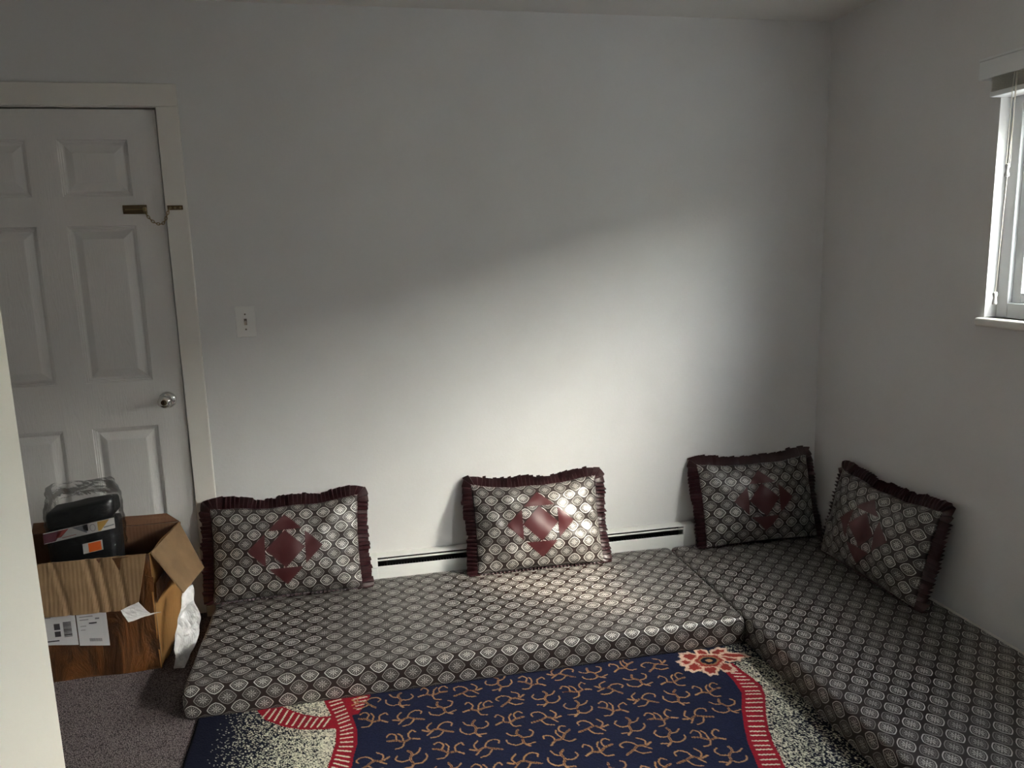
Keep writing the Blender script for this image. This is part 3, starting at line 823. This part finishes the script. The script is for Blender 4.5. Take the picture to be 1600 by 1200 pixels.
bxr = empty('cardboard_box', (-3.12, -0.23, 0)); tag(bxr, 'open cardboard shipping box wrapped in brown tape in front of the door', 'box')
def sheet(name, corners, mat, parent, th=.004, n=10, amp=.003, seed=0, crease=()):
    """a corrugated sheet between four corners (quad), gently warped, with thickness"""
    A, B_, Cc, D_ = [Vector(c) for c in corners]; nrm = (B_ - A).cross(D_ - A).normalized(); vs = []; fs = []
    for off in (0, -th):
        for i in range(n + 1):
            for j in range(n + 1):
                x, y = i / n, j / n; p = A * (1 - x) * (1 - y) + B_ * x * (1 - y) + Cc * x * y + D_ * (1 - x) * y
                w = amp * noise.noise(Vector((x * 3 + seed, y * 3, seed * 2.3))) * min(1, 6 * min(x, 1 - x) + .3)
                for cx in crease: w -= .007 * max(0, 1 - abs(x + .12 * y - cx) / .03)
                vs.append(p + nrm * (w + off))
    k = (n + 1) ** 2; q = lambda i, j: i * (n + 1) + j
    for i in range(n):
        for j in range(n):
            f = (q(i, j), q(i + 1, j), q(i + 1, j + 1), q(i, j + 1)); fs.append(f); fs.append(tuple(v + k for v in f[::-1]))
    rim = [q(i, 0) for i in range(n)] + [q(n, j) for j in range(n)] + [q(i, n) for i in range(n, 0, -1)] + [q(0, j) for j in range(n, 0, -1)]
    for a, b in zip(rim, rim[1:] + rim[:1]): fs.append((b, a, a + k, b + k))
    return py_mesh(name, vs, fs, mat, parent)
bX0, bX1, bY0, bY1, bH = -3.40, -2.893, -0.405, -0.065, .442
# walls (outer corner order: bottom-left, bottom-right, top-right, top-left seen from outside)
sheet('front_wall', [(bX0, bY0, .001), (bX1, bY0, .001), (bX1 - .002, bY0 + .004, bH), (bX0, bY0 + .004, bH)], 'tape', bxr, .005, 30, .014, 1)
sheet('side_wall', [(bX1, bY0, .001), (bX1, bY1, .001), (bX1 + .035, bY1, bH), (bX1 - .002, bY0 + .004, bH)], 'card_side', bxr, .005, 14, .008, 2)
sheet('back_wall', [(bX1, bY1, .001), (bX0, bY1, .001), (bX0, bY1, bH), (bX1 + .035, bY1, bH)], 'card_in', bxr, .005, 14, .006, 3)
sheet('side_wall', [(bX0, bY1, .001), (bX0, bY0, .001), (bX0, bY0 + .004, bH), (bX0, bY1, bH)], 'card_side', bxr, .005, 10, .006, 4)
sheet('bottom', [(bX0, bY0, .006), (bX1, bY0, .006), (bX1, bY1, .006), (bX0, bY1, .006)], 'card_in', bxr, .004, 4, 0)
# flaps folded outward
sheet('flap', [(bX0 + .01, bY0 - .030, .262), (-2.945, bY0 - .028, .252), (-2.905, bY0 - .001, bH + .004), (bX0, bY0 - .001, bH + .004)], 'card', bxr, .005, 70, .006, 5, (.30, .50, .72, .80, .92))
sheet('flap', [(-2.785, -0.432, .296), (-2.768, -0.150, .272), (bX1 + .035, -.085, bH + .004), (bX1 + .006, bY0 + .006, bH + .006)], 'card', bxr, .005, 14, .004, 6)
sheet('flap', [(bX1 + .030, bY1 + .002, bH), (bX0, bY1 + .002, bH), (bX0, bY1 + .030, bH + .035), (bX1 - .02, bY1 + .030, bH + .028)], 'card_in', bxr, .005, 12, .004, 7)
sheet('flap', [(bX0 - .002, bY1, bH), (bX0 - .002, bY0, bH), (bX0 - .10, bY0 + .02, bH - .10), (bX0 - .10, bY1 - .02, bH - .10)], 'card', bxr, .005, 10, .004, 8)
# tape over the right front corner
sheet('tape_strip', [(-2.915, bY0 - .0015, .300), (-2.8895, bY0 - .0015, .300), (-2.8890, bY0 - .0015, .355), (-2.915, bY0 - .0015, .365)], 'tape', bxr, .001, 6, .001, 9)
sheet('tape_strip', [(-2.8865, bY0 + .002, .255), (-2.8700, -0.180, .285), (-2.8660, -0.180, .345), (-2.8830, bY0 + .002, .330)], 'tape', bxr, .001, 8, .001, 10)
# shipping labels with print
MAT['label'] = simple('label_paper', srgb(196, 194, 196), .5)
MAT['ink'] = simple('label_ink', srgb(52, 48, 52), .6)
MAT['ink_soft'] = simple('label_grey_ink', srgb(120, 116, 120), .6)
def label(x0, x1, z0, z1, marks):
    yb = bY0 - .0075
    o = sheet('shipping_label', [(x0, yb, z0), (x1, yb, z0 - .012), (x1, yb, z1 - .012), (x0, yb, z1)], 'label', bxr, .001, 6, .0012, 11)
    for k, (u0, u1, v0, v1, mt) in enumerate(marks):
        w, h = x1 - x0, z1 - z0; sl = -.012 / w
        X0_, X1_ = x0 + u0 * w, x0 + u1 * w; Z0_, Z1_ = z0 + v0 * h + sl * (X0_ - x0), z0 + v1 * h + sl * (X0_ - x0)
        bm = bmesh.new(); add_box(bm, X0_, X1_, yb - .0022, yb - .0014, Z0_, Z1_)
        from_bm('print', bm, mt, o)
bars = lambda u0, u1, v0, v1, n, seed: [(u0, u1, v0 + (v1 - v0) * (k / n), v0 + (v1 - v0) * (k / n + random.Random(seed + k).uniform(.35, .8) / n), 'ink') for k in range(n)]
label(-3.265, -3.158, .146, .290, bars(.62, .86, .22, .62, 12, 1) + [(.34, .52, .22, .36, 'ink'), (.34, .52, .40, .56, 'ink'), (.08, .45, .08, .11, 'ink'), (.08, .28, .70, .72, 'ink_soft'), (.08, .40, .82, .84, 'ink_soft'), (.66, .86, .80, .90, 'ink_soft')])
label(-3.154, -3.056, .130, .275, [(.10, .55, .74, .76, 'ink_soft'), (.10, .40, .66, .68, 'ink_soft'), (.62, .76, .70, .74, 'ink_soft'), (.10, .30, .50, .515, 'ink_soft'), (.40, .66, .58, .61, 'ink'), (.10, .26, .40, .415, 'ink_soft')] + [(.36 + k * .035, .36 + k * .035 + .018, .12, .20, 'ink_soft') for k in range(12)])

# torn white mailer beside and over the box
MAT['poly'] = simple('white_poly_mailer', srgb(226, 224, 224), .35, bmp=(30, .4, .01))
def crumple(name, pts_l, pts_r, lab, cat_, seed, amp=.012, n=14, th=.0012, mat='poly'):
    """crumpled sheet lofted between two edge polylines"""
    def samp(pts, t):
        f = t * (len(pts) - 1); i = min(int(f), len(pts) - 2); return Vector(pts[i]).lerp(Vector(pts[i + 1]), f - i)
    vs = []; fs = []
    for i in range(n * 2 + 1):
        a, b = samp(pts_l, i / (2 * n)), samp(pts_r, i / (2 * n))
        for j in range(n + 1):
            p = a.lerp(b, j / n); q = p * 22 + Vector((seed, 0, seed))
            d = Vector((noise.noise(q), noise.noise(q + Vector((9, 0, 0))), noise.noise(q + Vector((0, 7, 0)))))
            r_ = abs(noise.noise(p * 45 + Vector((0, seed, 0))))
            p = p + d * amp + Vector((0, -1, 0)) * r_ * amp * .7
            p.z = max(p.z, .002); vs.append(p)
    for i in range(2 * n):
        for j in range(n): fs.append((i * (n + 1) + j, i * (n + 1) + j + 1, (i + 1) * (n + 1) + j + 1, (i + 1) * (n + 1) + j))
    o = py_mesh(name, vs, fs, mat); so = o.modifiers.new('sheet', 'SOLIDIFY'); so.thickness = th; so.offset = 0
    return tag(o, lab, cat_) if lab else o
crumple('plastic_mailer', [(-2.812, -.330, .260), (-2.822, -.380, .190), (-2.832, -.415, .130), (-2.845, -.425, .040), (-2.848, -.420, .004)],
        [(-2.778, -.300, .275), (-2.775, -.345, .215), (-2.748, -.385, .175), (-2.752, -.400, .130), (-2.778, -.430, .070), (-2.805, -.430, .004)], 'torn white plastic mailer stuffed between the cardboard box and the mattress', 'mailer', 2.0, .010)
t = crumple('torn_liner', [(-2.995, -.447, .262), (-2.975, -.448, .215)], [(-2.935, -.447, .285), (-2.900, -.440, .232), (-2.868, -.430, .230)], None, None, 5.0, .006, 8, mat='poly')
t.parent = bxr; t.matrix_parent_inverse = world_of(bxr).inverted(); t['label'] = 'torn white plastic edge'

# ------------------------------------------------------------------ wrapped package standing in the box
pk = empty('wrapped_package', (-3.14, -0.20, .30)); tag(pk, 'black folded goods in a clear plastic bag standing in the cardboard box', 'package')
MAT['black_cloth'] = simple('black_cloth', srgb(22, 22, 25), .7, bmp=(25, .4, .01))
def soft_block(name, x0, x1, y0, y1, z0, z1, mat, tilt, seed, parent):
    bm = bmesh.new(); add_box(bm, x0, x1, y0, y1, z0, z1, .018, 3)
    bmesh.ops.subdivide_edges(bm, edges=bm.edges[:], cuts=3, use_grid_fill=True)
    for v in bm.verts:
        n_ = noise.noise(v.co * 14 + Vector((seed, 0, 0))); v.co += Vector((n_ * .004, n_ * .008, tilt * (v.co.x - x0) + n_ * .006))
    return from_bm(name, bm, mat, parent, True)
soft_block('folded_cloth', -3.272, -3.045, -.275, -.145, .030, .520, 'black_cloth', .05, 1, pk)
soft_block('folded_cloth', -3.268, -3.040, -.270, -.150, .518, .585, 'black_cloth', .12, 2, pk)
MAT['strip_white'] = simple('printed_strip', srgb(205, 202, 200), .4)
MAT['strip_red'] = simple('printed_red', srgb(150, 70, 66), .4); MAT['strip_gold'] = simple('printed_gold', srgb(176, 140, 72), .4)
MAT['strip_plum'] = simple('printed_plum', srgb(82, 40, 52), .4); MAT['strip_orange'] = simple('printed_orange', srgb(214, 96, 40), .4); MAT['strip_grey'] = simple('printed_grey', srgb(120, 122, 128), .4)
ST_L, ST_R = Vector((-3.274, -.284, .474)), Vector((-3.032, -.284, .512)); SH = .040
def strip_quad(name, u0, u1, v0, v1, mat, parent, off=0.0, tri=None):
    def P(u, v): return ST_L.lerp(ST_R, u) + Vector((0, -off, v * SH))
    ps = [P(u0, v0), P(u1, v0), P(u1, v1), P(u0, v1)] if tri is None else [P(*c) for c in tri]
    k = len(ps); vs = ps + [p + Vector((0, .0012, 0)) for p in ps]
    fs = [tuple(range(k)), tuple(range(k, 2 * k))[::-1]] + [((i + 1) % k, i, k + i, k + (i + 1) % k) for i in range(k)]
    return py_mesh(name, vs, fs, mat, parent)
ban = strip_quad('printed_band', 0, 1, 0, 1, 'strip_white', pk)
for tri, mt in (([(0, .05), (.16, .05), (.28, .95), (.0, .95)], 'strip_plum'), ([(.16, .3), (.24, .3), (.36, .95), (.22, .95)], 'strip_red'), ([(.40, .95), (.60, .15), (.62, .95)], 'strip_grey'), ([(.56, .5), (.62, .3), (.62, .95), (.55, .95)], 'black_cloth'),
                ([(.76, .1), (.80, .1), (.93, .95), (.76, .95)], 'strip_gold'), ([(.25, .18), (.45, .22), (.45, .27), (.25, .23)], 'strip_red'), ([(.84, .25), (.99, .32), (.99, .42), (.84, .35)], 'strip_grey')):
    strip_quad('print', 0, 0, 0, 0, mt, ban, .0006, tri)
vs, fs = tube_data([ST_L.lerp(ST_R, .69) + Vector((.009 * math.cos(a), -.0012, SH * .52 + .013 * math.sin(a))) for a in np.linspace(0, 2 * PI, 19)[:-1]], .0009, 5, True)
py_mesh('print', vs, fs, 'strip_grey', ban)
tg = strip_quad('orange_tag', .52, .80, -1.75, -.80, 'strip_white', pk, .002); strip_quad('print', .60, .78, -1.70, -.86, 'strip_orange', tg, .0026)
# clear film: a loose bag around the goods, open and gathered at the top
def bag():
    m, nt, b = new_mat('clear_film')
    tr = nt.nodes.new('ShaderNodeBsdfTransparent'); gl = nt.nodes.new('ShaderNodeBsdfGlossy'); mx = nt.nodes.new('ShaderNodeMixShader'); fr = nt.nodes.new('ShaderNodeFresnel')
    gl.inputs['Roughness'].default_value = .12; tr.inputs[0].default_value = (.97, .97, .97, 1); fr.inputs[0].default_value = 1.35
    bn = nt.nodes.new('ShaderNodeBump'); bn.inputs['Strength'].default_value = .8; bn.inputs['Distance'].default_value = .01
    nt.links.new(tex(nt, 'noise', 26, Detail=4.0, Distortion=1.0).k, bn.inputs['Height'])
    nt.links.new(bn.outputs[0], gl.inputs['Normal']); nt.links.new(bn.outputs[0], fr.inputs['Normal'])
    f = S(nt, fr.outputs[0]) * 0.75 + .01
    nt.links.new(f.k, mx.inputs[0]); nt.links.new(tr.outputs[0], mx.inputs[1]); nt.links.new(gl.outputs[0], mx.inputs[2]); nt.links.new(mx.outputs[0], nt.nodes['Material Output'].inputs[0])
    n = 56; rows_ = 30; vs = []; fs = []
    for j in range(rows_ + 1):
        z = .40 + j / rows_ * .275; g = max(0, (z - .60) / .075)
        for i in range(n):
            a = 2 * PI * i / n; ca, sa = math.cos(a), math.sin(a)
            ex = math.copysign(abs(ca) ** .45, ca); ey = math.copysign(abs(sa) ** .45, sa)
            hx = .124 * (1 - .12 * g); hy = .078 * (1 - .62 * min(1, g))
            p = Vector((-3.155 + hx * ex, -.208 + hy * ey, z + .05 * (-.2) * 0 + .12 * (hx * ex) * .5))
            q = p * 24; w = noise.noise(q) * .007 + noise.noise(p * 55) * .004 * (1 + g)
            p += Vector((ex * w, ey * w, noise.noise(q + Vector((5, 5, 5))) * .012 * g)); vs.append(p)
    for j in range(rows_):
        for i in range(n): fs.append((j * n + i, j * n + (i + 1) % n, (j + 1) * n + (i + 1) % n, (j + 1) * n + i))
    o = py_mesh('plastic_bag', vs, fs, m, pk, True); o['label'] = 'crinkled clear plastic'
bag()
